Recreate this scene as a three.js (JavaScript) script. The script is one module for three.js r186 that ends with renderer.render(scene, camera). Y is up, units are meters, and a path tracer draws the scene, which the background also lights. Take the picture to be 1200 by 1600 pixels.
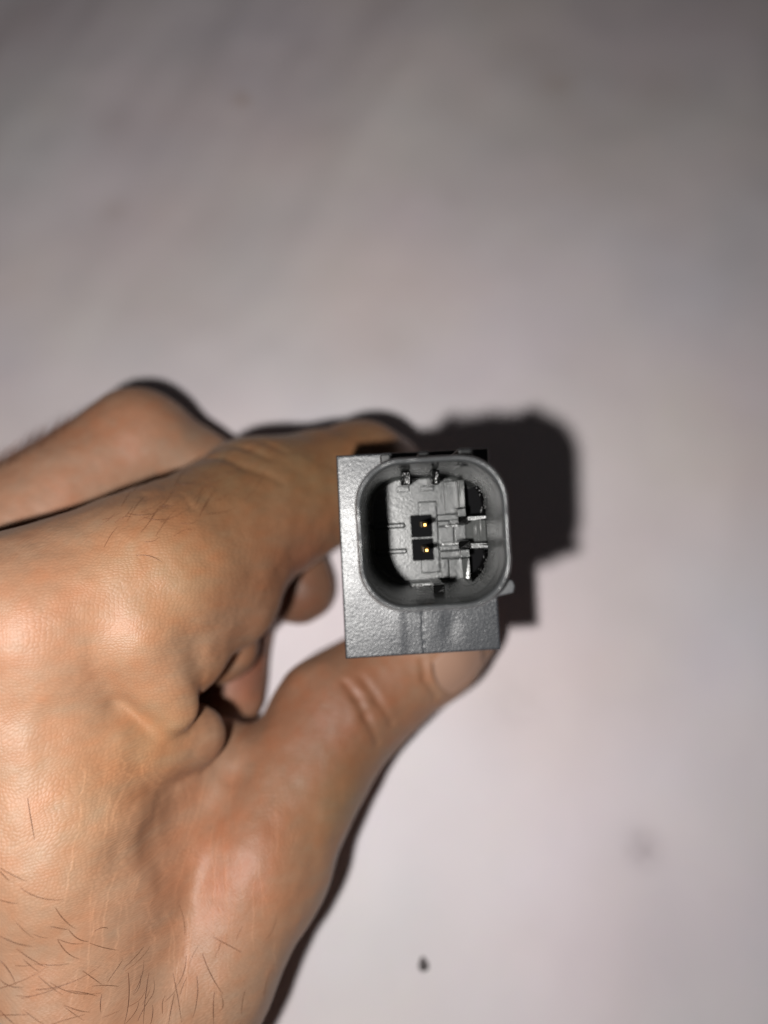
import * as THREE from 'three';
import { RoundedBoxGeometry } from 'three/addons/geometries/RoundedBoxGeometry.js';
import { mergeGeometries } from 'three/addons/utils/BufferGeometryUtils.js';

// ───────────────────────── camera, light, exposure ─────────────────────────
const scene = new THREE.Scene();
const F = 1202, TILT = THREE.MathUtils.degToRad(16.5), Z0 = 0.225;      // focal length in pixels of a 1200 x 1600 frame; tilt from straight down; metres to the sheet
const fwd = new THREE.Vector3(0, -Math.cos(TILT), -Math.sin(TILT));
const up = new THREE.Vector3(0, Math.sin(TILT), -Math.cos(TILT)).multiplyScalar(-1).negate();
const right = new THREE.Vector3(1, 0, 0);
const eye = new THREE.Vector3(0, Z0 * Math.cos(TILT), 0.08);
const camera = new THREE.PerspectiveCamera(2 * Math.atan(800 / F) * 180 / Math.PI, 0.75, 0.01, 20);
camera.position.copy(eye);
camera.up.copy(up);
camera.lookAt(eye.clone().add(fwd));
camera.focus = 0.131;
camera.userData.fStop = 5.8;
scene.add(camera);

const renderer = new THREE.WebGLRenderer({ antialias: true });
renderer.toneMapping = THREE.LinearToneMapping;
renderer.toneMappingExposure = 1;
renderer.shadowMap.enabled = true;
scene.background = new THREE.Color(0.019, 0.018, 0.0185);

// the phone's flash, beside and below the lens
const flashAt = eye.clone().addScaledVector(right, -0.022).addScaledVector(up, -0.0132);
const flash = new THREE.SpotLight(new THREE.Color(1, 0.975, 0.945), 0.132, 0, THREE.MathUtils.degToRad(86), 1, 2);
flash.position.copy(flashAt);
flash.target.position.copy(flashAt).addScaledVector(fwd, 0.2);
flash.castShadow = true;
flash.shadow.radius = 0.15;
scene.add(flash, flash.target);

// ───────────────────────── helpers ─────────────────────────
let seed = 7;
const rnd = () => { seed = (seed * 1664525 + 1013904223) >>> 0; return seed / 4294967296; };
const clamp = (x, a, b) => Math.min(b, Math.max(a, x));
const lerp = (a, b, t) => a + (b - a) * t;
const sstep = (a, b, x) => { const t = clamp((x - a) / (b - a), 0, 1); return t * t * (3 - 2 * t); };
function hash(x, y, z) { let h = Math.imul(x | 0, 374761393) ^ Math.imul(y | 0, 668265263) ^ Math.imul(z | 0, 1274126177); h = Math.imul(h ^ (h >>> 13), 1274126177); return ((h ^ (h >>> 16)) >>> 0) / 4294967296; }
function noise(x, y, z) {                                              // smooth value noise, 0..1
  const X = Math.floor(x), Y = Math.floor(y), Z = Math.floor(z);
  let u = x - X, v = y - Y, w = z - Z; u = u * u * (3 - 2 * u); v = v * v * (3 - 2 * v); w = w * w * (3 - 2 * w);
  const l = (k) => lerp(lerp(hash(X, Y, k), hash(X + 1, Y, k), u), lerp(hash(X, Y + 1, k), hash(X + 1, Y + 1, k), u), v);
  return lerp(l(Z), l(Z + 1), w);
}
const fbm = (x, y, z, n = 4) => { let s = 0, a = 0.5, t = 0; for (let i = 0; i < n; i++) { s += a * noise(x, y, z); t += a; a *= 0.5; x = x * 2.03 + 11.3; y = y * 2.03 + 5.1; z = z * 2.03 + 3.7; } return s / t; };
// the lens frame in millimetres: x right, y down, z away
const cam = (px, py, d) => [(px - 600) / F * d, (py - 800) / F * d, d];
const world = (c) => eye.clone().addScaledVector(right, c[0] / 1000).addScaledVector(up, -c[1] / 1000).addScaledVector(fwd, c[2] / 1000);
const used = {};
function numbered(name) { const n = used[name] = (used[name] ?? -1) + 1; return n ? `${name}_${String(n).padStart(3, '0')}` : name; }
function tag(o, label, category, group) { o.userData.label = label; o.userData.category = category; if (group) o.userData.group = group; return o; }
function mesh(name, geometry, material, parent) { const m = new THREE.Mesh(geometry, material); m.name = numbered(name); m.castShadow = m.receiveShadow = true; parent.add(m); return m; }
function dataTexture(w, h, fill, color) {
  const a = new Uint8Array(w * h * 4);
  for (let y = 0; y < h; y++) for (let x = 0; x < w; x++) { const c = fill(x, y), i = (y * w + x) * 4; for (let k = 0; k < 3; k++) a[i + k] = clamp(Math.round(255 * (c.length ? c[k] : c)), 0, 255); a[i + 3] = 255; }
  const t = new THREE.DataTexture(a, w, h); t.wrapS = t.wrapT = THREE.RepeatWrapping; t.magFilter = THREE.LinearFilter; if (color) t.colorSpace = THREE.SRGBColorSpace; t.needsUpdate = true; return t;
}
const tileNoise = (x, y, n, s) => { const X = Math.floor(x), Y = Math.floor(y), m = (k) => ((k % n) + n) % n; let u = x - X, v = y - Y; u = u * u * (3 - 2 * u); v = v * v * (3 - 2 * v); return lerp(lerp(hash(m(X), m(Y), s), hash(m(X + 1), m(Y), s), u), lerp(hash(m(X), m(Y + 1), s), hash(m(X + 1), m(Y + 1), s), u), v); };

// ───────────────────────── the sheet ─────────────────────────
{
  const N = 260, S = 1.1, g = new THREE.PlaneGeometry(S, S, N, N); g.rotateX(-Math.PI / 2); g.translate(0, 0, -0.05);
  const p = g.attributes.position, uv = g.attributes.uv;
  for (let i = 0; i < p.count; i++) {
    const x = p.getX(i), z = p.getZ(i);
    const a = x * 0.94 + z * 0.34, b = -x * 0.34 + z * 0.94;               // long soft folds run up the picture
    const far = sstep(-0.02, -0.16, z);
    const hx = x + 0.052, hz = z - 0.012;                                    // soft rise added to the bedding behind the fingers, to narrow their shadow
    p.setY(i, 0.014 * Math.exp(-(hx * hx + hz * hz * 1.4) / 0.0046) + (fbm(a * 26, b * 6, 1.5, 3) - 0.5) * (0.0022 + 0.0085 * far) + (fbm(x * 55, z * 55, 9, 2) - 0.5) * 0.0009);
    uv.setXY(i, x, z);
  }
  g.computeVertexNormals();
  // edge turned down so that the sheet has thickness
  const base = new THREE.BoxGeometry(S, 0.02, S); base.translate(0, -0.0145, -0.05);
  const onSheet = (px, py) => { const c = cam(px, py, 1), d = c.map((v) => v); const dir = new THREE.Vector3().addScaledVector(right, d[0]).addScaledVector(up, -d[1]).addScaledVector(fwd, d[2]); const t = -eye.y / dir.y; return eye.clone().addScaledVector(dir, t); };
  const stains = [[375, 150, 3.2, 0.07, 0.7], [178, 330, 5, 0.03, 0.5], [1002, 1322, 4.5, 0.09, 0], [180, 190, 7, 0.02, 0.5], [870, 125, 6, 0.03, 0.6], [800, 1090, 9, 0.035, 0], [620, 540, 9, 0.02, 0.3]].map(([x, y, r, k, w]) => { const q = onSheet(x, y); return [q.x, q.z, r / 1000, k, w]; });
  const W = 1024, T = 0.72;
  const map = dataTexture(W, W, (i, j) => {
    const x = (i / W) * T - T / 2, z = (j / W) * T - T / 2;
    const m = (fbm(x * 30, z * 30, 4, 4) - 0.5) * 0.07, w = (fbm(x * 18 + 3, z * 18, 8, 3) - 0.5) * 0.045, g2 = (fbm(x * 24 + 9, z * 24, 2, 3) - 0.5) * 0.03;
    let r = 0.876 + m + w, gg = 0.842 + m + g2, b = 0.853 + m - w;
    for (const [sx, sz, sr, k, warm] of stains) { const q = Math.exp(-((x - sx) ** 2 + (z - sz) ** 2) / (sr * sr)) * (0.6 + 0.8 * fbm(x * 400, z * 400, 1, 2)); r -= k * q * (1 - 0.35 * warm); gg -= k * q; b -= k * q * (1 + 0.5 * warm); }
    return [r, gg, b];
  }, true);
  map.repeat.set(1 / T, 1 / T); map.offset.set(0.5, 0.5);
  const weave = dataTexture(256, 256, (i, j) => { const a = Math.sin(i / 256 * Math.PI * 2 * 32), b = Math.sin(j / 256 * Math.PI * 2 * 32); return 0.5 + 0.22 * a * ((i >> 2) + (j >> 2) & 1 ? 1 : -1) * 0.3 + 0.2 * b * 0.5 + 0.25 * (tileNoise(i / 4, j / 4, 64, 3) - 0.5); });
  weave.repeat.set(1 / 0.016, 1 / 0.016);
  const cloth = new THREE.MeshStandardMaterial({ map, bumpMap: weave, bumpScale: 0.00012, roughness: 0.95 });
  const o = mesh('bed_sheet', g, cloth, scene); tag(o, 'white cotton sheet lying flat and slightly stained under the hand', 'sheet'); o.userData.kind = 'structure';
  const m2 = mesh('mattress', base, new THREE.MeshStandardMaterial({ color: 0xcfcaca, roughness: 0.95 }), o);
  m2.castShadow = true;
  // the dark crumb
  const q = onSheet(661, 1505), cg = new THREE.IcosahedronGeometry(0.0014, 3), cp = cg.attributes.position;
  for (let i = 0; i < cp.count; i++) { const v = new THREE.Vector3().fromBufferAttribute(cp, i), n = 0.7 + 0.6 * fbm(v.x * 900 + 5, v.y * 900, v.z * 900, 3), taper = 0.38 + 0.5 * (v.z / 0.0014 + 1); cp.setXYZ(i, v.x * n * taper, v.y * n * 0.55, v.z * n * 1.25); }
  cg.computeVertexNormals();
  const crumb = mesh('crumb', cg, new THREE.MeshStandardMaterial({ color: new THREE.Color(0.10, 0.088, 0.09), roughness: 0.9 }), scene);
  crumb.position.set(q.x, 0.0008, q.z); tag(crumb, 'small dark crumb lying alone on the white sheet, right of the wrist', 'crumb');
}

// ───────────────────────── the connector ─────────────────────────
const D2 = 144, TH = THREE.MathUtils.degToRad(3.2), O = cam(652.5, 864, D2);
const ex = [Math.cos(TH), -Math.sin(TH)], ey = [-Math.sin(TH), -Math.cos(TH)];    // local x and local y (up) in the lens frame's x, y
const loc = (px, py, d) => { const c = cam(px, py, d), a = c[0] - O[0], b = c[1] - O[1]; return [a * ex[0] + b * ex[1], a * ey[0] + b * ey[1], D2 - d]; };
const z2 = (x, y, d) => loc(540 + x * 280 / 1200, 690 + y * 280 / 1200, d);
const sensor = new THREE.Group(); sensor.name = numbered('sensor_connector');
{
  const X = right.clone().multiplyScalar(ex[0]).addScaledVector(up, -ex[1]), Y = right.clone().multiplyScalar(ey[0]).addScaledVector(up, -ey[1]), Z = fwd.clone().negate();
  const m = new THREE.Matrix4().makeBasis(X, Y, Z); m.setPosition(world(O)); m.decompose(sensor.position, sensor.quaternion, sensor.scale);
  scene.add(sensor);
  tag(sensor, 'grey black plastic electrical connector with square socket and two gold pins, held in the fingers', 'connector');
}
const grain = dataTexture(512, 512, (i, j) => 0.5 + 0.8 * (0.5 * (tileNoise(i / 10.24, j / 10.24, 50, 1) - 0.5) + 0.6 * (tileNoise(i / 5.12, j / 5.12, 100, 2) - 0.5)));
const brushed = dataTexture(256, 256, (i, j) => 0.5 + 0.5 * (tileNoise(i / 3, j / 64, 85, 4) - 0.5) + 0.35 * (tileNoise(i / 8, j / 8, 32, 6) - 0.5));
grain.repeat.set(1 / 12.8, 1 / 12.8); brushed.repeat.set(1 / 8, 1 / 8);
const wear = dataTexture(512, 512, (i, j) => { const n = tileNoise(i / 64, j / 64, 8, 11) * 0.5 + tileNoise(i / 22, j / 22, 23, 12) * 0.3 + tileNoise(i / 7, j / 7, 73, 13) * 0.2; const v = 0.92 + 0.16 * n; return [v * 0.8, v * 0.8, v * 0.8]; });
wear.repeat.set(1 / 30, 1 / 30);
const M = {
  face: new THREE.MeshPhysicalMaterial({ color: new THREE.Color(0.022, 0.0245, 0.029), roughness: 0.42, roughnessMap: wear, bumpMap: grain, bumpScale: 0.000036 * 1000, specularIntensity: 1 }),
  wall: new THREE.MeshPhysicalMaterial({ color: new THREE.Color(0.046, 0.048, 0.047), roughness: 0.33, roughnessMap: wear, bumpMap: brushed, bumpScale: 0.00005 * 1000 }),
  lug: new THREE.MeshPhysicalMaterial({ color: new THREE.Color(0.04, 0.042, 0.045), roughness: 0.6, bumpMap: grain, bumpScale: 0.00005 }),
  rim: new THREE.MeshPhysicalMaterial({ color: new THREE.Color(0.045, 0.047, 0.049), roughness: 0.25, bumpMap: brushed, bumpScale: 0.00003 }),
  band: new THREE.MeshPhysicalMaterial({ color: new THREE.Color(0.009, 0.0095, 0.010), roughness: 0.26 }),
  floor: new THREE.MeshPhysicalMaterial({ color: new THREE.Color(0.022, 0.0245, 0.0245), roughness: 0.42, roughnessMap: wear, bumpMap: grain, bumpScale: 0.000028 * 1000 }),
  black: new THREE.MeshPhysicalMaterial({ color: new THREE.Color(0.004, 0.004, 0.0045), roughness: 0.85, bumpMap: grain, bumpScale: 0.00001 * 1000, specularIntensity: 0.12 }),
  broken: new THREE.MeshPhysicalMaterial({ color: new THREE.Color(0.003, 0.003, 0.003), roughness: 0.22, bumpMap: grain, bumpScale: 0.00005 * 1000, specularIntensity: 0.35 }),
  shard: new THREE.MeshPhysicalMaterial({ color: new THREE.Color(0.03, 0.03, 0.03), roughness: 0.25 }),
  gold: new THREE.MeshStandardMaterial({ color: new THREE.Color(0.55, 0.32, 0.10), roughness: 0.42, metalness: 1 }),
  goldSide: new THREE.MeshStandardMaterial({ color: new THREE.Color(0.30, 0.22, 0.13), roughness: 0.4, metalness: 1 }),
};
for (const k of ['face', 'wall', 'floor', 'black', 'broken']) M[k].bumpScale /= 1000;
function boxUV(g) {                                                    // uv in millimetres across each face's own plane
  const q = g.index ? g.toNonIndexed() : g, p = q.attributes.position, uv = new Float32Array(p.count * 2);
  if (!q.attributes.normal) q.computeVertexNormals();
  for (let i = 0; i < p.count; i += 3) {
    const a = new THREE.Vector3().fromBufferAttribute(p, i), b = new THREE.Vector3().fromBufferAttribute(p, i + 1), c = new THREE.Vector3().fromBufferAttribute(p, i + 2);
    const n = b.clone().sub(a).cross(c.clone().sub(a)); const k = Math.abs(n.z) >= Math.abs(n.x) && Math.abs(n.z) >= Math.abs(n.y) ? 2 : Math.abs(n.x) > Math.abs(n.y) ? 0 : 1;
    [a, b, c].forEach((v, j) => { uv[(i + j) * 2] = k === 0 ? v.y : v.x; uv[(i + j) * 2 + 1] = k === 2 ? v.y : v.z; });
  }
  q.setAttribute('uv', new THREE.BufferAttribute(uv, 2)); return q;
}
const part = (name, g, m, parent = sensor) => { const q = boxUV(g); q.scale(0.001, 0.001, 0.001); return mesh(name, q, m, parent); };

// the housing: plate with an uneven moulded face, seam and rounded edges
const TL = loc(525, 712, D2), TR = loc(762.5, 700, D2), BL = loc(540, 1030, D2), BR = loc(783, 1015, D2);
{
  const nx = 132, ny = 168, pos = [], idx = [];
  const W = 28.6, H = 38, e = 0.35;
  const par = (i, n, L) => { const edge = 5; if (i <= edge) return (i / edge) * e * 1.2 / L; if (i >= n - edge) return 1 - ((n - i) / edge) * e * 1.2 / L; return lerp(e * 1.2 / L, 1 - e * 1.2 / L, (i - edge) / (n - 2 * edge)); };
  const dip = loc(704, 976, D2), s0 = loc(660, 955, D2), s1 = loc(663, 1028, D2), fA = loc(631, 990, D2);
  for (let j = 0; j <= ny; j++) for (let i = 0; i <= nx; i++) {
    const u = par(i, nx, W), v = par(j, ny, H);
    const x = lerp(lerp(TL[0], TR[0], u), lerp(BL[0], BR[0], u), v), y = lerp(lerp(TL[1], TR[1], u), lerp(BL[1], BR[1], u), v);
    let z = (fbm(x * 0.16, y * 0.16, 3, 2) - 0.5) * 0.13;
    const be = Math.min(u * W, (1 - u) * W, v * H, (1 - v) * H); if (be < e) z -= e - Math.sqrt(Math.max(0, e * e - (e - be) ** 2));
    z -= 0.13 * Math.exp(-(((x - dip[0]) / 1.7) ** 2 + ((y - dip[1]) / 2.6) ** 2));
    const low = sstep(loc(660, 945, D2)[1], loc(660, 960, D2)[1], y);
    z -= low * 0.07 * sstep(-0.9, 0.9, x - fA[0]) ;                                     // shallow step in the moulding
    const sx = lerp(s0[0], s1[0], (y - s0[1]) / (s1[1] - s0[1])) + (noise(y * 1.3, 2, 2) - 0.5) * 0.25;
    z -= low * (0.16 * Math.exp(-(((x - sx) / 0.11) ** 2)) - 0.05 * sstep(0, 0.4, x - sx));
    pos.push(x, y, z);
  }
  for (let j = 0; j < ny; j++) for (let i = 0; i < nx; i++) { const a = j * (nx + 1) + i, b = a + 1, c = a + nx + 1, d = c + 1; idx.push(a, c, b, b, c, d); }
  const face = new THREE.BufferGeometry(); face.setAttribute('position', new THREE.Float32BufferAttribute(pos, 3)); face.setIndex(idx); face.computeVertexNormals();
  const ring = []; for (let i = 0; i < nx; i++) ring.push(i); for (let j = 0; j < ny; j++) ring.push(j * (nx + 1) + nx); for (let i = nx; i > 0; i--) ring.push(ny * (nx + 1) + i); for (let j = ny; j > 0; j--) ring.push(j * (nx + 1));
  const sp = [], si = []; const cx = (TL[0] + BR[0]) / 2, cy = (TL[1] + BR[1]) / 2;
  for (const k of ring) { const x = pos[3 * k], y = pos[3 * k + 1], z = pos[3 * k + 2]; sp.push(x, y, z, cx + (x - cx) * 0.97, cy + (y - cy) * 0.95, -36); }
  const n = ring.length; for (let k = 0; k < n; k++) { const a = 2 * k, b = 2 * ((k + 1) % n); si.push(a, b, a + 1, b, b + 1, a + 1); }
  const c0 = sp.length / 3; sp.push(cx, cy, -36); for (let k = 0; k < n; k++) si.push(2 * k + 1, 2 * ((k + 1) % n) + 1, c0);
  const skirt = new THREE.BufferGeometry(); skirt.setAttribute('position', new THREE.Float32BufferAttribute(sp, 3)); skirt.setIndex(si);
  const sk = skirt.toNonIndexed(); sk.computeVertexNormals();
  const f2 = face.toNonIndexed(); part('housing', mergeGeometries([f2, sk]), M.face);
}

// the shroud: a wall swept round a rounded square
const SC = loc(677.5, 833.5, 115), HW = 11.55, HH = 11.6, RIM = 29;
function outline(hw, hh, r, nc = 14, ns = 12) {
  const o = [], cs = [[hw - r, hh - r, 0], [-(hw - r), hh - r, 90], [-(hw - r), -(hh - r), 180], [hw - r, -(hh - r), 270]];
  for (let c = 0; c < 4; c++) {
    const [x, y, a] = cs[c];
    for (let k = 0; k <= nc; k++) { const t = (a + 90 * k / nc) * Math.PI / 180; o.push([x + r * Math.cos(t), y + r * Math.sin(t)]); }
    const [nx, ny, na] = cs[(c + 1) % 4], p0 = o[o.length - 1], t = na * Math.PI / 180, p1 = [nx + r * Math.cos(t), ny + r * Math.sin(t)];
    for (let k = 1; k < ns; k++) o.push([lerp(p0[0], p1[0], k / ns), lerp(p0[1], p1[1], k / ns)]);
  }
  return o;
}
const inset = (q) => outline(HW - q, HH - q, 7.1 - q * 0.55, 22, 26);
const OPEN = [z2(880, 285, 133)[1], z2(880, 492, 140)[1], z2(900, 715, 140)[1], z2(900, 955, 133)[1]];   // heights of the two broken openings
const innerInset = (z) => lerp(1.75, 1.12, clamp(z / 27, 0, 1));
{
  const rings = [[-0.75, -0.3], [-0.7, 0.4], [-0.62, 1.0], [-0.5, 4], [-0.1, 25.5], [0.0, 27.6], [0.05, 28.3], [0.14, 28.65], [0.3, 28.9], [0.45, RIM], [0.62, 28.96], [0.78, 28.75], [0.88, 28.4], [0.94, 28.1], 'band', [1.0, 27.6], [1.06, 26.6], [1.12, 24.4], [1.2, 23.6], 'wall', ...Array.from({ length: 44 }, (_, i) => [innerInset(23 - i * 0.5), 23 - i * 0.5]), [1.95, 0.7], [2.4, 0.35]];
  // one skin in three stretches: outer wall with rim, the polished band inside the rim, the inner wall
  const stretches = [[]]; for (const q of rings) { if (typeof q === 'string') { const l = stretches[stretches.length - 1]; stretches.push([l[l.length - 1]]); } else stretches[stretches.length - 1].push(q); }
  let shroud;
  stretches.forEach((rings, k) => {
  const pos = [], idx = []; let n;
  rings.forEach(([q, z]) => { const o = inset(q); n = o.length; o.forEach(([x, y], i) => { const w = (noise(i * 0.35, z * 0.3, 4) - 0.5) * 0.06; pos.push(SC[0] + x * (1 + w / 12), SC[1] + y * (1 + w / 12), z + (z > 27 ? (noise(i * 0.2, 3, 8) - 0.5) * 0.15 : 0)); }); });
  for (let r = 0; r < rings.length - 1; r++) for (let i = 0; i < n; i++) { const a = r * n + i, b = r * n + (i + 1) % n, c = a + n, d = b + n; if (k === 2 && pos[3 * a] > SC[0]) { const y = pos[3 * a + 1], z = pos[3 * a + 2], j = (noise(y * 1.6, z, 3) - 0.5) * 1.6; if ((y < OPEN[0] - 0.5 && y > OPEN[1] + 0.4 && z < 12.5 + j) || (y <= OPEN[1] + 0.4 && y >= OPEN[2] - 0.4 && z < 13.2) || (y < OPEN[2] - 0.4 && y > OPEN[3] + 0.5 && z < 13 + j)) continue; }
    idx.push(a, b, c, b, d, c); }
  const g = new THREE.BufferGeometry(); g.setAttribute('position', new THREE.Float32BufferAttribute(pos, 3)); g.setIndex(idx); g.computeVertexNormals();
  const o = part(['shroud', 'seal_band', 'inner_wall'][k], g, [M.rim, M.band, M.wall][k], shroud ?? sensor); shroud ??= o;
  });
}
const FZ = 0.45;                                                       // the socket floor
{
  const s = new THREE.Shape(inset(1.6).map(([x, y]) => new THREE.Vector2(SC[0] + x, SC[1] + y)));
  const g = new THREE.ExtrudeGeometry(s, { depth: 0.4, bevelEnabled: false }); g.translate(0, 0, FZ - 0.4); part('socket_floor', g, M.floor);
}
function slab(name, [x0, y0, x1, y1], dTop, m, { bottom = 0.2, r = 0.22, lean = 0, parent = sensor, warp = 0 } = {}) {
  const c = z2((x0 + x1) / 2, (y0 + y1) / 2, dTop), s = 280 / 1200 / F * dTop, w = (x1 - x0) * s, h = (y1 - y0) * s, top = D2 - dTop, t = top - bottom;
  const g = new RoundedBoxGeometry(w, h, t, 2, Math.min(r, w / 2.1, h / 2.1, t / 2.1));
  const p = g.attributes.position;
  if (lean) for (let i = 0; i < p.count; i++) p.setZ(i, p.getZ(i) + lean * (p.getX(i) / w) * (p.getZ(i) > 0 ? 1 : 0));
  if (warp) { for (let i = 0; i < p.count; i++) { const x = p.getX(i), y = p.getY(i), z = p.getZ(i); p.setXYZ(i, x + (noise(x * 3 + 7, y * 3, z * 2) - 0.5) * warp, y + (noise(x * 3, y * 3 + 9, z * 2) - 0.5) * warp, z + (z > 0 ? (noise(x * 4, y * 4, 5) - 0.5) * warp * 3 : 0)); } g.computeVertexNormals(); }
  g.translate(c[0], c[1], top - t / 2);
  return part(name, g, m, parent);
}
function ramp(name, pts, width, m) {                                    // a bar whose top climbs through the given points
  const q = pts.map(([x, y, d]) => z2(x, y, d)), w = width * 280 / 1200 / F * 138, last = q[q.length - 1];
  const s = new THREE.Shape([new THREE.Vector2(q[0][0], 0.3), new THREE.Vector2(last[0], 0.3), ...q.slice().reverse().map((p) => new THREE.Vector2(p[0], p[2]))]);
  const g = new THREE.ExtrudeGeometry(s, { depth: w, bevelEnabled: true, bevelSize: 0.07, bevelThickness: 0.07, bevelSegments: 2 }); g.rotateX(Math.PI / 2);
  const ym = q.reduce((t, p) => t + p[1], 0) / q.length; g.translate(0, ym + w / 2, 0); return part(name, g, m);
}
{
  const dF = D2 - FZ;
  slab('floor_panel', [496, 400, 622, 880], dF - 0.45, M.floor, { r: 0.24 });
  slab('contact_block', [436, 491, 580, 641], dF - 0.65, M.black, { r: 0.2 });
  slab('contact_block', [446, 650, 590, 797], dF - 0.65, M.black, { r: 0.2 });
  for (const [tx, ty, bx, by] of [[537, 548, 505, 560], [549, 713, 517, 722]]) {
    const a = z2(tx, ty, 133), b = z2(bx, by, dF), x = (a[0] + b[0]) / 2, y = (a[1] + b[1]) / 2, w = 0.46, top = 11;
    const g = new THREE.CylinderGeometry(w * 0.7, w * 1.414, 0.5, 4, 1); g.rotateY(Math.PI / 4); g.rotateX(Math.PI / 2); g.translate(x, y, top);
    const pin = part('contact_pin', new RoundedBoxGeometry(w * 2, w * 2, top - 0.6, 2, 0.08).translate(x, y, (top - 0.6) / 2 + 0.25), M.goldSide);
    part('pin_tip', g, M.gold, pin);
  }
  for (const r of [[180, 548, 400, 586], [200, 720, 411, 756]]) slab('floor_ridge', r, dF - 0.6, M.floor, { r: 0.36 });
  // right-hand steps, from the floor up to the wall
  slab('floor_step', [662, 262, 752, 486], dF - 0.5, M.floor);
  slab('floor_step', [614, 487, 752, 530], dF - 0.8, M.floor);
  slab('floor_step', [618, 531, 700, 566], dF - 0.5, M.floor);
  slab('floor_step', [620, 568, 726, 690], dF - 0.35, M.floor);
  slab('floor_step', [727, 556, 808, 690], dF - 1.1, M.floor);
  ramp('floor_step', [[809, 610, 142], [955, 607, 140], [975, 606, 135], [988, 605, 131], [1000, 604, 128]], 160, M.wall);
  slab('floor_step', [630, 692, 762, 730], dF - 0.8, M.floor);
  slab('floor_step', [634, 731, 770, 780], dF - 0.5, M.floor);
  slab('floor_step', [694, 783, 782, 935], dF - 1.1, M.floor);
  slab('floor_step', [640, 783, 692, 915], dF - 0.25, M.floor);
  slab('latch_rail', [668, 556, 762, 573], dF - 1.6, M.wall, { r: 0.1 });
  slab('latch_rail', [645, 676, 770, 694], dF - 1.6, M.wall, { r: 0.1 });
  // the two guide bars beside the broken openings, their square ends and snapped stumps
  slab('guide_bar', [752, 256, 800, 444], 139.3, M.wall, { warp: 0.12 });
  slab('guide_bar', [786, 780, 834, 972], 139.3, M.wall, { warp: 0.25 });
  slab('guide_block', [751, 448, 806, 503], 137.5, M.floor, { r: 0.12, warp: 0.1 });
  slab('guide_block', [772, 722, 830, 776], 137.5, M.floor, { r: 0.12, warp: 0.1 });
  slab('broken_stump', [755, 500, 822, 552], 138.2, M.broken, { r: 0.2, warp: 0.35 });
  slab('broken_stump', [758, 664, 836, 722], 136.5, M.broken, { r: 0.25, warp: 0.35 });
  // wall gussets that climb from the guide blocks to the rim
  ramp('gusset', [[822, 513, 137.5], [975, 511, 136.3], [988, 510, 132.5], [1000, 509, 128.5]], 24, M.floor);
  ramp('gusset', [[842, 701, 137.5], [982, 699, 136.3], [998, 698, 132.5], [1012, 697, 128.5]], 29, M.floor);
  // keying ribs on the inner wall, snapped off part way
  const rib = (r, d, m = M.wall) => { const o = slab('key_rib', r, d + 0.8, m, { r: 0.12, warp: 0.12 }); slab('broken_end', [r[0] - 2, r[1] - 2, r[2] + 2, r[3] + 2], d, M.broken, { bottom: D2 - d - 2.4, r: 0.22, warp: 0.4, parent: o }); };
  rib([376, 200, 428, 288], 126); rib([580, 190, 622, 284], 125.5); rib([590, 962, 664, 1040], 128);
  slab('wall_ledge', [430, 938, 575, 985], 138.5, M.wall, { r: 0.3, warp: 0.15 });
  slab('wall_ledge', [500, 296, 590, 330], dF - 0.6, M.floor, { r: 0.15 });
  slab('wall_ledge', [345, 300, 425, 338], dF - 0.6, M.floor, { r: 0.15 });
  // outside: three tabs above the rim, a lug at the lower right
  slab('outer_tab', [232, 78, 306, 190], 119.5, M.band, { r: 0.35 });
  slab('outer_tab', [487, 66, 560, 150], 119.5, M.band, { r: 0.35 });
  slab('outer_tab', [752, 42, 850, 160], 118.5, M.band, { r: 0.4 });
  const lug = [[962, 1006], [1012, 950], [1052, 896], [1072, 925], [1112, 940], [1124, 968], [1116, 1004], [1040, 1022], [985, 1040], [920, 1058]].map(([x, y]) => { const c = z2(x, y, 118); return new THREE.Vector2(c[0], c[1]); });
  const lg = new THREE.ExtrudeGeometry(new THREE.Shape(lug), { depth: 2.2, bevelEnabled: true, bevelSize: 0.25, bevelThickness: 0.25, bevelSegments: 3, curveSegments: 4 }); lg.translate(0, 0, D2 - 118 - 2.4); part('outer_lug', lg, M.lug);
}
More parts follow.
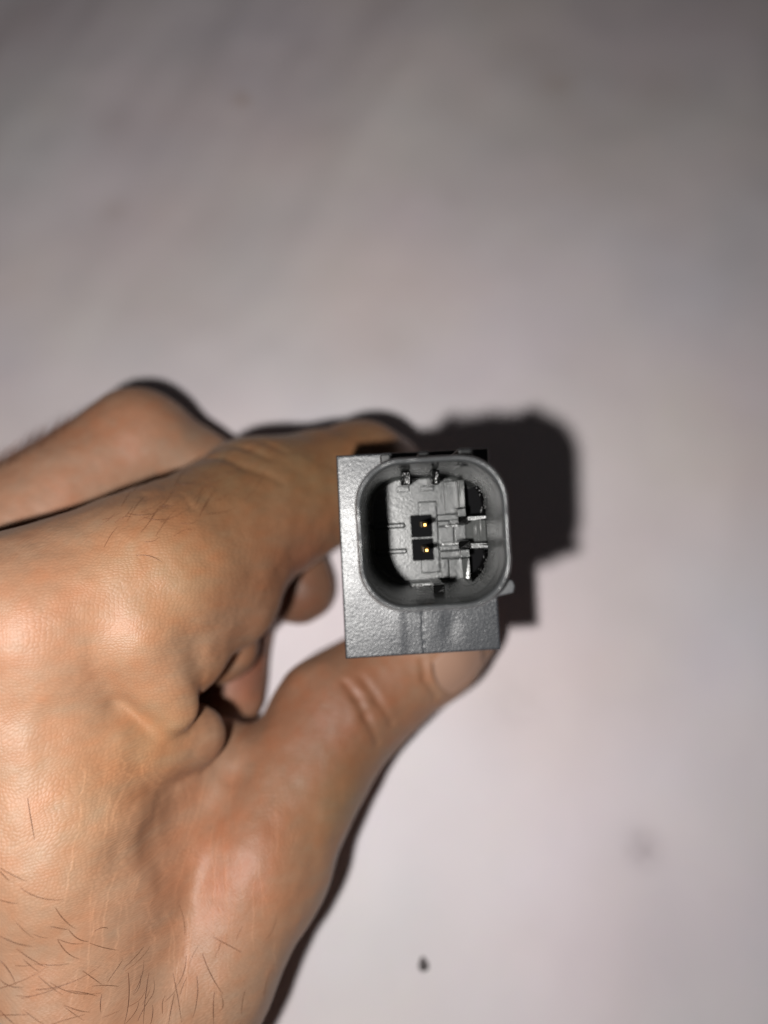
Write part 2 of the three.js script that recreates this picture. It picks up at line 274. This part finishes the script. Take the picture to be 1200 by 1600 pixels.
// the broken openings in the right-hand wall: rough black fracture surfaces with small shards
function fracture(y0, y1, zHi, slant) {
  const o0 = inset(innerInset(0)), o1 = inset(innerInset(27));
  const at = (y, z, off) => {                                          // a point on the right inner wall at this height
    const o = o0.map((p, i) => [lerp(p[0], o1[i][0], z / 27), lerp(p[1], o1[i][1], z / 27)]).filter((p) => p[0] > 0).sort((a, b) => a[1] - b[1]);
    const yy = y - SC[1]; let k = 0; while (k < o.length - 2 && o[k + 1][1] < yy) k++;
    const t = clamp((yy - o[k][1]) / ((o[k + 1][1] - o[k][1]) || 1), 0, 1);
    return [SC[0] + lerp(o[k][0], o[k + 1][0], t) - off, y, z];
  };
  const nu = 46, nv = 40, pos = [], idx = [];
  for (let j = 0; j <= nv; j++) for (let i = 0; i <= nu; i++) {
    const u = i / nu, y = lerp(y0, y1, u), hi = zHi * (0.62 + 0.38 * Math.sin(Math.PI * clamp(u * 0.75 + slant, 0, 1))) * (0.82 + 0.36 * fbm(u * 9, zHi, 2, 3)), z = 0.3 + (hi - 0.3) * (j / nv);
    const edge = Math.min(1, (1 - j / nv) * 4, u * 12, (1 - u) * 12);
    const p = at(y, z, 0.04 - 1.25 * edge * (0.75 + 0.5 * fbm(y * 2.2, z * 1.1, zHi, 3)) + (j > nv * 0.55 ? 1.1 : 0.3) * edge * Math.max(0, noise(y * 4.2, z * 2.2, 7 + zHi) - 0.42));
    pos.push(...p);
  }
  for (let j = 0; j < nv; j++) for (let i = 0; i < nu; i++) { const a = j * (nu + 1) + i, b = a + 1, c = a + nu + 1, d = c + 1; idx.push(a, b, c, b, d, c); }
  const g = new THREE.BufferGeometry(); g.setAttribute('position', new THREE.Float32BufferAttribute(pos, 3)); g.setIndex(idx); g.computeVertexNormals();
  const o = part('broken_edge', g, M.broken);
  const chips = [];
  for (let k = 0; k < 42; k++) {
    const u = rnd(), y = lerp(y0, y1, 0.06 + 0.88 * u), z = zHi * (0.5 + 0.55 * rnd()), p = at(y, z, 0.15 - 0.9 * rnd()), c = new THREE.IcosahedronGeometry(0.07 + 0.17 * rnd() ** 2, 1);
    c.scale(1, 0.6 + rnd(), 0.7 + 1.4 * rnd()); c.rotateX(rnd() * 6); c.rotateY(rnd() * 6); c.translate(...p); chips.push(c);
  }
  const ch = part('shards', mergeGeometries(chips), M.shard, o); ch.userData.kind = 'stuff';
}
{
  fracture(OPEN[1], OPEN[0], 15, 0.1); fracture(OPEN[3], OPEN[2], 15.5, 0.25);
  slab('pit_shade_slab', [800, 290, 925, 497], D2 - 0.9, M.black); slab('pit_shade_slab', [836, 716, 940, 950], D2 - 0.9, M.black);  // black slabs laid on the floor, standing in for the shade of deep pits
}

// ───────────────────────── the hand ─────────────────────────
const J = (px, py, d, r) => { const c = cam(px, py, d); return [c[0], c[1], c[2], r]; };
function roundCone(p, a, b) {                                          // distance to a tapered capsule
  const bx = b[0] - a[0], by = b[1] - a[1], bz = b[2] - a[2], r1 = a[3], r2 = b[3], l2 = bx * bx + by * by + bz * bz, rr = r1 - r2, a2 = l2 - rr * rr, il2 = 1 / l2;
  const px = p[0] - a[0], py = p[1] - a[1], pz = p[2] - a[2], y = px * bx + py * by + pz * bz, z = y - l2;
  const qx = px * l2 - bx * y, qy = py * l2 - by * y, qz = pz * l2 - bz * y, x2 = qx * qx + qy * qy + qz * qz, y2 = y * y * l2, zz = z * z * l2, k = Math.sign(rr) * rr * rr * x2;
  if (Math.sign(z) * a2 * zz > k) return Math.sqrt(x2 + zz) * il2 - r2;
  if (Math.sign(y) * a2 * y2 < k) return Math.sqrt(x2 + y2) * il2 - r1;
  return (Math.sqrt(x2 * a2 * il2) + y * rr) * il2 - r1;
}
const smin = (a, b, k) => { const h = Math.max(k - Math.abs(a - b), 0) / k; return Math.min(a, b) - h * h * k * 0.25; };
const smax = (a, b, k) => -smin(-a, -b, k);
const chains = [];
const chain = (k, kin, ...js) => { const segs = []; for (let i = 0; i < js.length - 1; i++) segs.push([js[i], js[i + 1]]); const all = js; const c = [0, 0, 0]; all.forEach((j) => { for (let q = 0; q < 3; q++) c[q] += j[q] / all.length; }); let R = 0; all.forEach((j) => { R = Math.max(R, Math.hypot(j[0] - c[0], j[1] - c[1], j[2] - c[2]) + j[3]); }); chains.push({ segs, k, kin, c, R }); };
const blob = (k, px, py, d, r) => { const a = J(px, py, d, r); chain(k, 1, a, [a[0] + 0.2, a[1], a[2], r]); };
// palm and forearm
chain(9, 6, J(20, 985, 140, 17), J(70, 1300, 141, 18.5), J(100, 1650, 142, 20));
chain(9, 6, J(-90, 960, 166, 14), J(30, 1620, 154, 19));
chain(9, 6, J(-70, 990, 184, 13), J(30, 1600, 162, 16));
chain(9, 6, J(-50, 1010, 195, 12), J(60, 1560, 165, 14));
chain(10, 8, J(90, 1620, 144, 21), J(60, 1900, 138, 22), J(0, 2250, 125, 26));
chain(10, 8, J(60, 1620, 157, 18), J(40, 1900, 146, 20), J(-20, 2250, 130, 25));
// thumb
chain(8, 4, J(225, 1650, 148, 17.8), J(392, 1345, 162, 16), J(525, 1120, 178, 14), J(668, 1016, 186, 12.3), J(712, 990, 189, 10.2));
blob(12, 150, 1375, 146, 12);                                         // first web muscle
blob(9, 285, 1245, 165, 12.5); blob(10, 215, 1275, 158, 13); blob(8, 320, 1195, 172, 10);                                           // web of skin between thumb and palm
// index finger
chain(4, 4, J(30, 985, 139, 17.5), J(235, 905, 152, 17), J(412, 795, 175, 15.9), J(565, 740, 190, 12.3), J(606, 736, 198, 9.6));
blob(7, 345, 930, 165, 12.3); blob(5, 268, 1010, 154, 11.3);
blob(5, 332, 1000, 179, 10.6);
chain(2.4, 3, J(205, 985, 141, 10), J(266, 1104, 145, 5));        // fold at the finger's base
chain(2.6, 3, J(150, 1166, 142, 10), J(300, 1150, 156, 6.8));         // web fold below it
// middle, ring and little finger, curled behind
chain(3.5, 4, J(-130, 935, 164, 15.2), J(212, 692, 191, 12.7), J(425, 800, 206, 10), J(464, 916, 203, 10));
chain(2.2, 4, J(-60, 990, 185, 12), J(320, 870, 205, 9), J(372, 960, 202, 9), J(356, 1085, 196, 9));
chain(2.2, 4, J(-40, 1010, 195, 11), J(200, 930, 203, 8), J(280, 1010, 200, 7.5), J(270, 1110, 193, 7));
const bodyBox = (() => { const c = [(TL[0] + BR[0]) / 2, (TL[1] + BR[1]) / 2]; return (p) => { const a = p[0] - O[0], b = p[1] - O[1], x = a * ex[0] + b * ex[1] - c[0], y = a * ey[0] + b * ey[1] - c[1], z = D2 - p[2] + 8; const qx = Math.abs(x) - 14.25, qy = Math.abs(y) - 18.9, qz = Math.abs(z) - 28; return Math.hypot(Math.max(qx, 0), Math.max(qy, 0), Math.max(qz, 0)) + Math.min(Math.max(qx, qy, qz), 0); }; })();
function skinBase(p) {
  let d = 1e9;
  for (const c of chains) {
    const lo = Math.hypot(p[0] - c.c[0], p[1] - c.c[1], p[2] - c.c[2]) - c.R; if (lo > d + c.k) continue;
    let e = 1e9; for (const [a, b] of c.segs) e = smin(e, roundCone(p, a, b), c.kin);
    d = smin(d, e, c.k);
  }
  return d;
}
function surf(px, py, f = skinBase) { const c = cam(px, py, 1), L = Math.hypot(...c); let t = 95; for (let i = 0; i < 200; i++) { const p = [c[0] / L * t, c[1] / L * t, c[2] / L * t], d = f(p); if (d < 0.01) return p; t += d * 0.8; if (t > 330) return null; } return null; }
// creases cut into the skin: pixel paths that are dropped onto the surface, with depth and width in mm
const creases = [];
function crease(pts, depth, width) { const q = pts.map(([x, y]) => surf(x, y)).filter(Boolean); for (let i = 0; i < q.length - 1; i++) { const n = Math.hypot(q[i][0] - q[i + 1][0], q[i][1] - q[i + 1][1], q[i][2] - q[i + 1][2]); if (n > 14) continue; creases.push([[...q[i], 0.01], [...q[i + 1], 0.0101], depth, width]); } }
crease([[660, 1034], [664, 1060], [682, 1088]], 0.5, 0.9);
crease([[352, 1215], [325, 1250], [292, 1280], [250, 1312], [200, 1335]], 1.6, 4.2);
crease([[540, 1068], [556, 1088], [572, 1120], [590, 1160]], 0.45, 1.0);
crease([[566, 1060], [590, 1095], [612, 1130]], 0.35, 1.0);
crease([[232, 745], [225, 775], [232, 800]], 0.18, 0.7); crease([[255, 758], [262, 790], [258, 812]], 0.16, 0.7); crease([[285, 775], [300, 795], [285, 830]], 0.16, 0.7);
crease([[350, 700], [385, 700], [420, 715]], 0.3, 1.0); crease([[330, 715], [380, 728], [440, 752]], 0.3, 1.1); crease([[370, 680], [410, 690], [445, 705]], 0.25, 0.9);
const bumpSpots = [[420, 1310, 0.4, 8], [395, 1400, 0.4, 9], [300, 1430, 0.3, 10], [40, 960, 0.5, 8]].map(([x, y, h, r]) => [surf(x, y), h, r]).filter((b) => b[0]);
function skin(p) {
  let d = skinBase(p);
  if (d > 6 || d < -6) return d;
  for (const [a, b, h, w] of creases) { const e = roundCone(p, a, b); if (e < w * 2.6) d += h * Math.exp(-(e * e) / (w * w)); }
  for (const [q, h, r] of bumpSpots) { const e = (p[0] - q[0]) ** 2 + (p[1] - q[1]) ** 2 + (p[2] - q[2]) ** 2; if (e < r * r * 6) d -= h * Math.exp(-e / (r * r)); }
  d += (fbm(p[0] * 0.11, p[1] * 0.11, p[2] * 0.11, 2) - 0.5) * 1.1 + (noise(p[0] * 0.5, p[1] * 0.5, p[2] * 0.5) - 0.5) * 0.14;
  return smax(d, -bodyBox(p), 1.2);
}
function surfaceNet(f, lo, hi, h) {                                    // one closed skin through the field's zero, cell size h
  const B = 8, n = lo.map((v, i) => Math.ceil((hi[i] - v) / h / B) * B + 1), [nx, ny, nz] = n, A = new Float32Array(nx * ny * nz).fill(1);
  const done = new Uint8Array(nx * ny * nz), half = B * h * 0.87 + 1.6;
  for (let k = 0; k < nz - 1; k += B) for (let j = 0; j < ny - 1; j += B) for (let i = 0; i < nx - 1; i += B) {
    const m = f([lo[0] + (i + B / 2) * h, lo[1] + (j + B / 2) * h, lo[2] + (k + B / 2) * h]);
    const far = Math.abs(m) > half;
    for (let c = k; c <= Math.min(k + B, nz - 1); c++) for (let b = j; b <= Math.min(j + B, ny - 1); b++) for (let a = i; a <= Math.min(i + B, nx - 1); a++) { const q = a + nx * (b + ny * c); if (far) { if (!done[q]) A[q] = m; } else if (!done[q]) { A[q] = f([lo[0] + a * h, lo[1] + b * h, lo[2] + c * h]); done[q] = 1; } }
  }
  const id = new Int32Array(nx * ny * nz).fill(-1), pos = [], idx = [];
  const off = [[0, 0, 0], [1, 0, 0], [0, 1, 0], [1, 1, 0], [0, 0, 1], [1, 0, 1], [0, 1, 1], [1, 1, 1]], edges = [[0, 1], [2, 3], [4, 5], [6, 7], [0, 2], [1, 3], [4, 6], [5, 7], [0, 4], [1, 5], [2, 6], [3, 7]];
  for (let k = 0; k < nz - 1; k++) for (let j = 0; j < ny - 1; j++) for (let i = 0; i < nx - 1; i++) {
    const q = i + nx * (j + ny * k); let mask = 0; const v = off.map(([a, b, c], m) => { const w = A[q + a + nx * (b + ny * c)]; if (w < 0) mask |= 1 << m; return w; });
    if (mask === 0 || mask === 255) continue;
    let x = 0, y = 0, z = 0, m = 0;
    for (const [a, b] of edges) if ((v[a] < 0) !== (v[b] < 0)) { const t = v[a] / (v[a] - v[b]); x += lerp(off[a][0], off[b][0], t); y += lerp(off[a][1], off[b][1], t); z += lerp(off[a][2], off[b][2], t); m++; }
    id[q] = pos.length / 3; pos.push(lo[0] + (i + x / m) * h, lo[1] + (j + y / m) * h, lo[2] + (k + z / m) * h);
  }
  const st = [1, nx, nx * ny];
  for (let k = 1; k < nz - 1; k++) for (let j = 1; j < ny - 1; j++) for (let i = 1; i < nx - 1; i++) {
    const q = i + nx * (j + ny * k), s = A[q] < 0;
    for (let ax = 0; ax < 3; ax++) {
      if (s === (A[q + st[ax]] < 0)) continue;
      const u = st[(ax + 1) % 3], w = st[(ax + 2) % 3], a = id[q - u - w], b = id[q - w], c = id[q], d = id[q - u]; if (a < 0 || b < 0 || c < 0 || d < 0) continue;
      if (s) idx.push(a, b, c, a, c, d); else idx.push(a, c, b, a, d, c);
    }
  }
  return { pos, idx };
}
const hand = new THREE.Group(); hand.name = numbered('hand');
{
  const m = new THREE.Matrix4().makeBasis(right, up.clone().negate(), fwd); m.setPosition(eye);                 // the lens frame is left as right-handed: x right, y down, z away
  const base = world(cam(60, 1500, 150)); hand.position.copy(base); scene.add(hand);
  tag(hand, 'bare left hand with light brown skin gripping the connector between thumb and index finger', 'hand');
}
const inHand = (c) => world(c).sub(hand.position);
const grad = (f, p, e = 0.12) => { const g = [0, 1, 2].map((k) => { const a = p.slice(), b = p.slice(); a[k] += e; b[k] -= e; return f(a) - f(b); }), l = Math.hypot(...g) || 1; return g.map((v) => v / l); };
const toHand = (v) => new THREE.Vector3().addScaledVector(right, v[0]).addScaledVector(up, -v[1]).addScaledVector(fwd, v[2]);
// the hand's own flat chart, seen along its thumb side (mm)
const CA = Math.cos(0.22), SA = Math.sin(0.22);
const chart = (p) => [p[0] * CA - (p[2] - 130) * SA + 100, p[1] + 45];
const TS = 160;                                                        // mm across the skin textures
const tintsAndShade = [[430, 830, 18, [0.8, 0.73, 0.69]], [470, 880, 9, [0.9, 0.74, 0.74]], [410, 930, 10, [0.9, 0.84, 0.8]], [25, 905, 12, [1.0, 0.9, 0.84]], [10, 1010, 12, [1.0, 0.95, 0.92]], [560, 1130, 15, [0.8, 0.7, 0.67]], [480, 1110, 14, [0.86, 0.74, 0.7]], [610, 1060, 14, [0.84, 0.77, 0.72]], [425, 1225, 16, [0.86, 0.76, 0.72]], [540, 1240, 14, [0.82, 0.88, 0.78]], [390, 720, 15, [0.74, 0.76, 0.7]], [430, 1380, 14, [0.92, 0.9, 0.86]], [330, 760, 14, [0.86, 0.84, 0.74]], [290, 850, 18, [0.95, 0.92, 0.86]], [500, 740, 15, [0.76, 0.74, 0.6]], [560, 680, 14, [0.72, 0.66, 0.55]], [250, 1150, 10, [1.05, 0.98, 0.82]], [260, 900, 14, [1.05, 1.02, 0.92]], [330, 1060, 6, [1, 0.94, 0.85]], [385, 1050, 10, [0.78, 0.56, 0.56]], [470, 930, 14, [0.5, 0.4, 0.38]], [200, 660, 12, [1.0, 0.86, 0.8]], [80, 780, 18, [1.06, 1.02, 1.04]], [330, 1380, 12, [1.02, 0.88, 0.82]], [120, 1250, 16, [1.04, 1.0, 0.9]], [240, 780, 9, [0.84, 0.78, 0.74]], [395, 1330, 10, [0.98, 0.88, 0.84]], [320, 900, 14, [0.92, 0.86, 0.82]]].map(([x, y, r, c]) => [surf(x, y), r, c]).filter((t) => t[0]);  // skin tones, with flash falloff and shade painted darker on thumb and fingers
{
  const H = 0.7, { pos, idx } = surfaceNet(skin, [-118, -40, 108], [34, 192, 228], H);
  const n = pos.length / 3, P = new Float32Array(n * 3), N = new Float32Array(n * 3), C = new Float32Array(n * 3), U = new Float32Array(n * 2);
  for (let i = 0; i < n; i++) {
    const p = [pos[3 * i], pos[3 * i + 1], pos[3 * i + 2]], v = inHand(p), g = toHand(grad(skin, p, 0.45));
    P.set([v.x, v.y, v.z], 3 * i); N.set([g.x, g.y, g.z], 3 * i);
    const b = fbm(p[0] * 0.08, p[1] * 0.08, p[2] * 0.08, 3) - 0.5, s = fbm(p[0] * 0.35 + 7, p[1] * 0.35, p[2] * 0.35, 3) - 0.5;
    const c = [1 + 0.12 * b + 0.06 * s, 1 - 0.10 * b + 0.07 * s, 1 - 0.24 * b + 0.07 * s];
    for (const [q, r, t] of tintsAndShade) { const e = (p[0] - q[0]) ** 2 + (p[1] - q[1]) ** 2 + (p[2] - q[2]) ** 2; if (e < r * r * 5) { const w = Math.exp(-e / (r * r)); for (let k = 0; k < 3; k++) c[k] *= lerp(1, t[k], w); } }
    C.set(c, 3 * i); const u = chart(p); U.set([u[0] / TS, u[1] / TS], 2 * i);
  }
  const g = new THREE.BufferGeometry(); g.setAttribute('position', new THREE.BufferAttribute(P, 3)); g.setAttribute('normal', new THREE.BufferAttribute(N, 3)); g.setAttribute('color', new THREE.BufferAttribute(C, 3)); g.setAttribute('uv', new THREE.BufferAttribute(U, 2)); g.setIndex(idx);
  // fix the winding if the frame turned it over
  { const a = idx.slice(0, 3), A = a.map((k) => new THREE.Vector3().fromArray(P, 3 * k)), nn = A[1].clone().sub(A[0]).cross(A[2].clone().sub(A[0])), g0 = new THREE.Vector3().fromArray(N, 3 * a[0]); if (nn.dot(g0) < 0) for (let i = 0; i < idx.length; i += 3) { const t = idx[i + 1]; idx[i + 1] = idx[i + 2]; idx[i + 2] = t; } g.setIndex(idx); }
  // skin relief: a net of fine cells, long faint lines, pores
  const W = 2048, cell = 0.52, gridN = Math.round(TS / cell), relief = new Float32Array(W * W);
  for (let y = 0; y < W; y++) for (let x = 0; x < W; x++) {
    const mx = x / W * TS, my = y / W * TS;
    const wx = mx + (noise(mx * 0.25, my * 0.25, 1) - 0.5) * 2.2, wy = my + (noise(mx * 0.25, my * 0.25, 9) - 0.5) * 2.2;
    const an = sstep(105, 135, my) * 0.55, fine = 0.55 + 0.9 * noise(mx * 0.13, my * 0.13, 31); const gx = wx / (cell * (1.05 + an)), gy = wy / (cell * (1.1 - an * 0.35)), X = Math.floor(gx), Y = Math.floor(gy); let f1 = 9, f2 = 9;
    for (let b = -1; b <= 1; b++) for (let a = -1; a <= 1; a++) { const dx = X + a + 0.15 + 0.7 * hash(X + a, Y + b, 21) - gx, dy = Y + b + 0.15 + 0.7 * hash(X + a, Y + b, 22) - gy, d = dx * dx + dy * dy; if (d < f1) { f2 = f1; f1 = d; } else if (d < f2) f2 = d; }
    const e = clamp((Math.sqrt(f2) - Math.sqrt(f1)) * 2.2, 0, 1);
    relief[y * W + x] = 0.27 * e * fine + 0.16 * noise(mx * 5, my * 5, 13) + 0.16 * noise(mx * 2.6, my * 2.6, 3) + 0.2 * noise(mx * 0.9, my * 0.9, 5);
  }
  const strokes = new Float32Array(W * W);                            // faint long skin lines, raised and pale
  const line = (x0, y0, x1, y1, k, w) => { const bend = (rnd() - 0.5) * 3, L = Math.hypot(x1 - x0, y1 - y0), steps = Math.ceil(L * 26); for (let s = 0; s <= steps; s++) { const t = s / steps, cx = lerp(x0, x1, t) + Math.sin(t * Math.PI) * bend * (y1 - y0) / L * 0.3 + (noise(t * L * 0.8, k * 50, x0) - 0.5) * 0.5, cy = lerp(y0, y1, t) + (noise(t * L * 0.8, 8, y0) - 0.5) * 0.3, f = k * Math.sin(Math.PI * t) ** 0.5 * (0.5 + noise(t * L * 1.4, x0, 3)); const X = Math.round(cx / TS * W), Y = Math.round(cy / TS * W), R = Math.ceil(w * 2.4); for (let b = -R; b <= R; b++) for (let a = -R; a <= R; a++) { const q = ((Y + b + W) % W) * W + ((X + a + W) % W); strokes[q] = Math.max(strokes[q], f * Math.exp(-(a * a + b * b) / (w * w))); } } };
  for (let k = 0; k < 75; k++) { const px = 120 + rnd() * 330, py = 1150 + rnd() * 350, a = surf(px, py), b = surf(px + (rnd() - 0.6) * 40 + (px > 300 ? 14 : -6), py + 60 + rnd() * 130); if (!a || !b) continue; const p = chart(a), q = chart(b); line(p[0], p[1], q[0], q[1], 0.35 + 0.5 * rnd(), 1.2); }
  for (let k = 0; k < 60; k++) { const px = rnd() * 260, py = 1290 + rnd() * 310, a = surf(px, py), b = surf(px + 30 + rnd() * 50, py + (rnd() - 0.6) * 26); if (!a || !b) continue; const p = chart(a), q = chart(b); line(p[0], p[1], q[0], q[1], 0.2 + 0.3 * rnd(), 1.1); }
  const bump = dataTexture(W, W, (x, y) => { const q = y * W + x; return relief[q] + 0.3 * strokes[q]; });
  const map = dataTexture(W, W, (x, y) => { const q = y * W + x, v = 0.9 + 0.10 * (relief[q] - 0.35) + 0.085 * strokes[q], mx = x / W * TS, my = y / W * TS, red = (fbm(mx * 0.45, my * 0.45, 6, 4) - 0.5) * 0.15; return [v + red * 0.3, v - red * 0.5, v - red]; }, true);
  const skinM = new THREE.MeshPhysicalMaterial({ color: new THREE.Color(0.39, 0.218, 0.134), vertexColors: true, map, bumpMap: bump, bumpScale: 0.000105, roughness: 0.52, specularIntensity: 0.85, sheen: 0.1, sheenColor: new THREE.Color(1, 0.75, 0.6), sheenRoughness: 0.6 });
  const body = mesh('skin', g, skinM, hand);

  // the thumbnail, a curved plate on the thumb's outer side
  const nailAt = surf(716, 1040, skin);
  if (nailAt) {
    const axis = (() => { const a = J(535, 1135, 178, 0), b = J(672, 1022, 186, 0), v = [b[0] - a[0], b[1] - a[1], b[2] - a[2]], l = Math.hypot(...v); return v.map((q) => q / l); })();
    const nrm = grad(skin, nailAt, 0.5), cr = [axis[1] * nrm[2] - axis[2] * nrm[1], axis[2] * nrm[0] - axis[0] * nrm[2], axis[0] * nrm[1] - axis[1] * nrm[0]];
    const drop = (s, t, off) => { const c = [0, 1, 2].map((k) => nailAt[k] + axis[k] * s + cr[k] * t + nrm[k] * 2.5); for (let i = 0; i < 24; i++) { const d = skinBase(c) - off; const g2 = grad(skinBase, c, 0.3); for (let k = 0; k < 3; k++) c[k] -= g2[k] * d * 0.9; } return c; };
    const nu = 20, nv = 16, top = [], ix = [];
    for (const off of [0.38, -0.5]) for (let j = 0; j <= nv; j++) for (let i = 0; i <= nu; i++) { const u = i / nu * 2 - 1, v = j / nv * 2 - 1, sq = 1 - 0.22 * v * v; top.push(...inHand(drop(u * 8 * sq + 1.2, v * 6.6 * (1 - 0.12 * u * u), off)).toArray()); }
    const m = (nu + 1) * (nv + 1), q = (i, j, l) => l * m + j * (nu + 1) + i;
    for (let j = 0; j < nv; j++) for (let i = 0; i < nu; i++) for (const l of [0, 1]) ix.push(q(i, j, l), q(i + 1, j, l), q(i, j + 1, l), q(i + 1, j, l), q(i + 1, j + 1, l), q(i, j + 1, l));
    for (let i = 0; i < nu; i++) for (const j of [0, nv]) ix.push(q(i, j, 0), q(i, j, 1), q(i + 1, j, 0), q(i + 1, j, 0), q(i, j, 1), q(i + 1, j, 1));
    for (let j = 0; j < nv; j++) for (const i of [0, nu]) ix.push(q(i, j, 0), q(i, j, 1), q(i, j + 1, 0), q(i, j + 1, 0), q(i, j, 1), q(i, j + 1, 1));
    const ng = new THREE.BufferGeometry(); ng.setAttribute('position', new THREE.Float32BufferAttribute(top, 3)); ng.setIndex(ix); ng.computeVertexNormals();
    mesh('thumbnail', ng, new THREE.MeshPhysicalMaterial({ color: new THREE.Color(0.35, 0.21, 0.15), roughness: 0.4, side: THREE.DoubleSide }), hand);
  }

  // single hairs on the wrist, each rooted in the skin and bending over it
  const zz = [[0, 225, 80, 265, 165, 305], [130, 350, 240, 425, 390, 420], [0, 422, 60, 435, 115, 442], [345, 470, 395, 560, 470, 600], [430, 610, 480, 680, 550, 680], [358, 670, 410, 765, 495, 790], [590, 620, 625, 580, 670, 600], [0, 650, 100, 690, 200, 708], [0, 800, 70, 850, 100, 950], [0, 920, 60, 970, 150, 965], [0, 975, 150, 930, 310, 830], [225, 985, 440, 970, 630, 825], [315, 940, 440, 1030, 630, 1003], [130, 1040, 300, 1000, 440, 930], [635, 1015, 610, 1080, 625, 1130], [670, 940, 700, 870, 765, 790], [765, 860, 820, 790, 890, 715], [800, 880, 805, 1050, 770, 1200], [930, 880, 890, 1000, 890, 1200], [800, 1090, 870, 1060, 900, 990], [1165, 770, 1160, 880, 1090, 980], [1080, 880, 1100, 1000, 1130, 1190], [1030, 1060, 1070, 1020, 1095, 985], [0, 1145, 90, 1130, 190, 1138], [330, 1200, 430, 1155, 530, 1138], [0, 1115, 60, 1160, 100, 1200], [1090, 1010, 1060, 1100, 1050, 1200], [172, -212, 190, -80, 216, 48], [1332, 656, 1420, 700, 1508, 752], [1265, 760, 1310, 900, 1390, 1010], [0, 245, 30, 270, 60, 300], [860, 1180, 880, 1100, 945, 1020], [940, 1200, 950, 1130, 945, 1080], [780, 1200, 850, 1120, 860, 1060], [1230, 900, 1240, 1020, 1200, 1160], [1340, 1000, 1320, 1100, 1330, 1200], [852, -1728, 940, -1735, 1010, -1682]];
  for (let k = 0; k < 34; k++) { const x = rnd() * 1750, y = 560 + rnd() * 640, right = sstep(500, 1000, x), a = lerp(0.25, -1.35, right) + (rnd() - 0.5) * 0.9, L = 90 + rnd() * 150, b = (rnd() - 0.5) * 60; zz.push([x, y, x + Math.cos(a) * L * 0.5 + b, y + Math.sin(a) * L * 0.5 + b, x + Math.cos(a) * L, y + Math.sin(a) * L]); }
  const hairM = new THREE.MeshStandardMaterial({ color: new THREE.Color(0.17, 0.066, 0.033), roughness: 0.45 });
  const pale = new THREE.MeshStandardMaterial({ color: new THREE.Color(0.20, 0.085, 0.042), roughness: 0.45 });
  const strand = (curve, n, r0) => { const t = new THREE.TubeGeometry(curve, n, r0, 4), p = t.attributes.position, v = new THREE.Vector3(); for (let i = 0; i <= n; i++) { const c = curve.getPointAt(i / n), w = 1 - 0.75 * (i / n) ** 2; for (let k = 0; k <= 4; k++) { v.fromBufferAttribute(p, i * 5 + k).sub(c).multiplyScalar(w).add(c); p.setXYZ(i * 5 + k, v.x, v.y, v.z); } } return t; };
  zz.forEach((h, n2) => {
    const pts = []; for (let i = 0; i <= 10; i++) { const t = i / 10, x = (1 - t) ** 2 * h[0] + 2 * t * (1 - t) * h[2] + t * t * h[4], y = (1 - t) ** 2 * h[1] + 2 * t * (1 - t) * h[3] + t * t * h[5]; const s = surf(x / 4, 1300 + y / 4, skin); if (!s) continue; const nn = grad(skin, s, 0.5), lift = 0.05 + 0.35 * Math.sin(Math.PI * t * 0.8); pts.push(inHand(s.map((v, k) => v + nn[k] * lift))); }
    if (pts.length > 4) mesh('hair', strand(new THREE.CatmullRomCurve3(pts), 14, (n2 > 36 ? 0.000024 : 0.000034) + 0.000016 * hash(n2, 3, 3)), n2 > 36 || h[1] < 700 ? pale : n2 % 3 ? hairM : pale, hand);
  });
  // soft dark hair over the index finger's knuckle
  for (let k = 0; k < 46; k++) { const px = 150 + rnd() * 250, py = 850 - (px - 150) * 0.48 + (rnd() - 0.5) * 110, a = -0.5 + (rnd() - 0.5) * 1.1, L = 22 + rnd() * 34, pts = []; for (let i = 0; i <= 6; i++) { const t = i / 6, sp = surf(px + Math.cos(a) * L * t, py + Math.sin(a) * L * t + 8 * Math.sin(t * 3) * (k % 2 ? 1 : -1) * 0.5, skin); if (!sp) continue; const nn = grad(skin, sp, 0.5); pts.push(inHand(sp.map((v, q) => v + nn[q] * (0.04 + 0.25 * Math.sin(Math.PI * t * 0.8))))); } if (pts.length > 4) mesh('hair', strand(new THREE.CatmullRomCurve3(pts), 8, 0.00004), hairM, hand); }
  // short fuzz on the back of the middle finger
  const fz = [];
  for (let k = 0; k < 130; k++) { const px = -60 + rnd() * 170, edge = 716 - px * 0.55, s = surf(px, edge + 4 + rnd() * 16, skin); if (!s) continue; const nn = grad(skin, s, 0.5), L = 2.2 + 2.8 * rnd(), a = inHand(s), b = inHand(s.map((v, i) => v + nn[i] * L * 0.4 + [0.4, -0.35, 0][i] * L * 0.4)), c = inHand(s.map((v, i) => v + nn[i] * L * 0.6 + [0.9, -0.5, 0.2][i] * L * 0.7)); fz.push(new THREE.TubeGeometry(new THREE.QuadraticBezierCurve3(a, b, c), 5, 0.00003, 3)); }
  if (fz.length) { const f = mesh('finger_fuzz', mergeGeometries(fz), hairM, hand); f.userData.kind = 'stuff'; }
  console.log('hand vertices', n, 'triangles', idx.length / 3);
}

renderer.render(scene, camera);
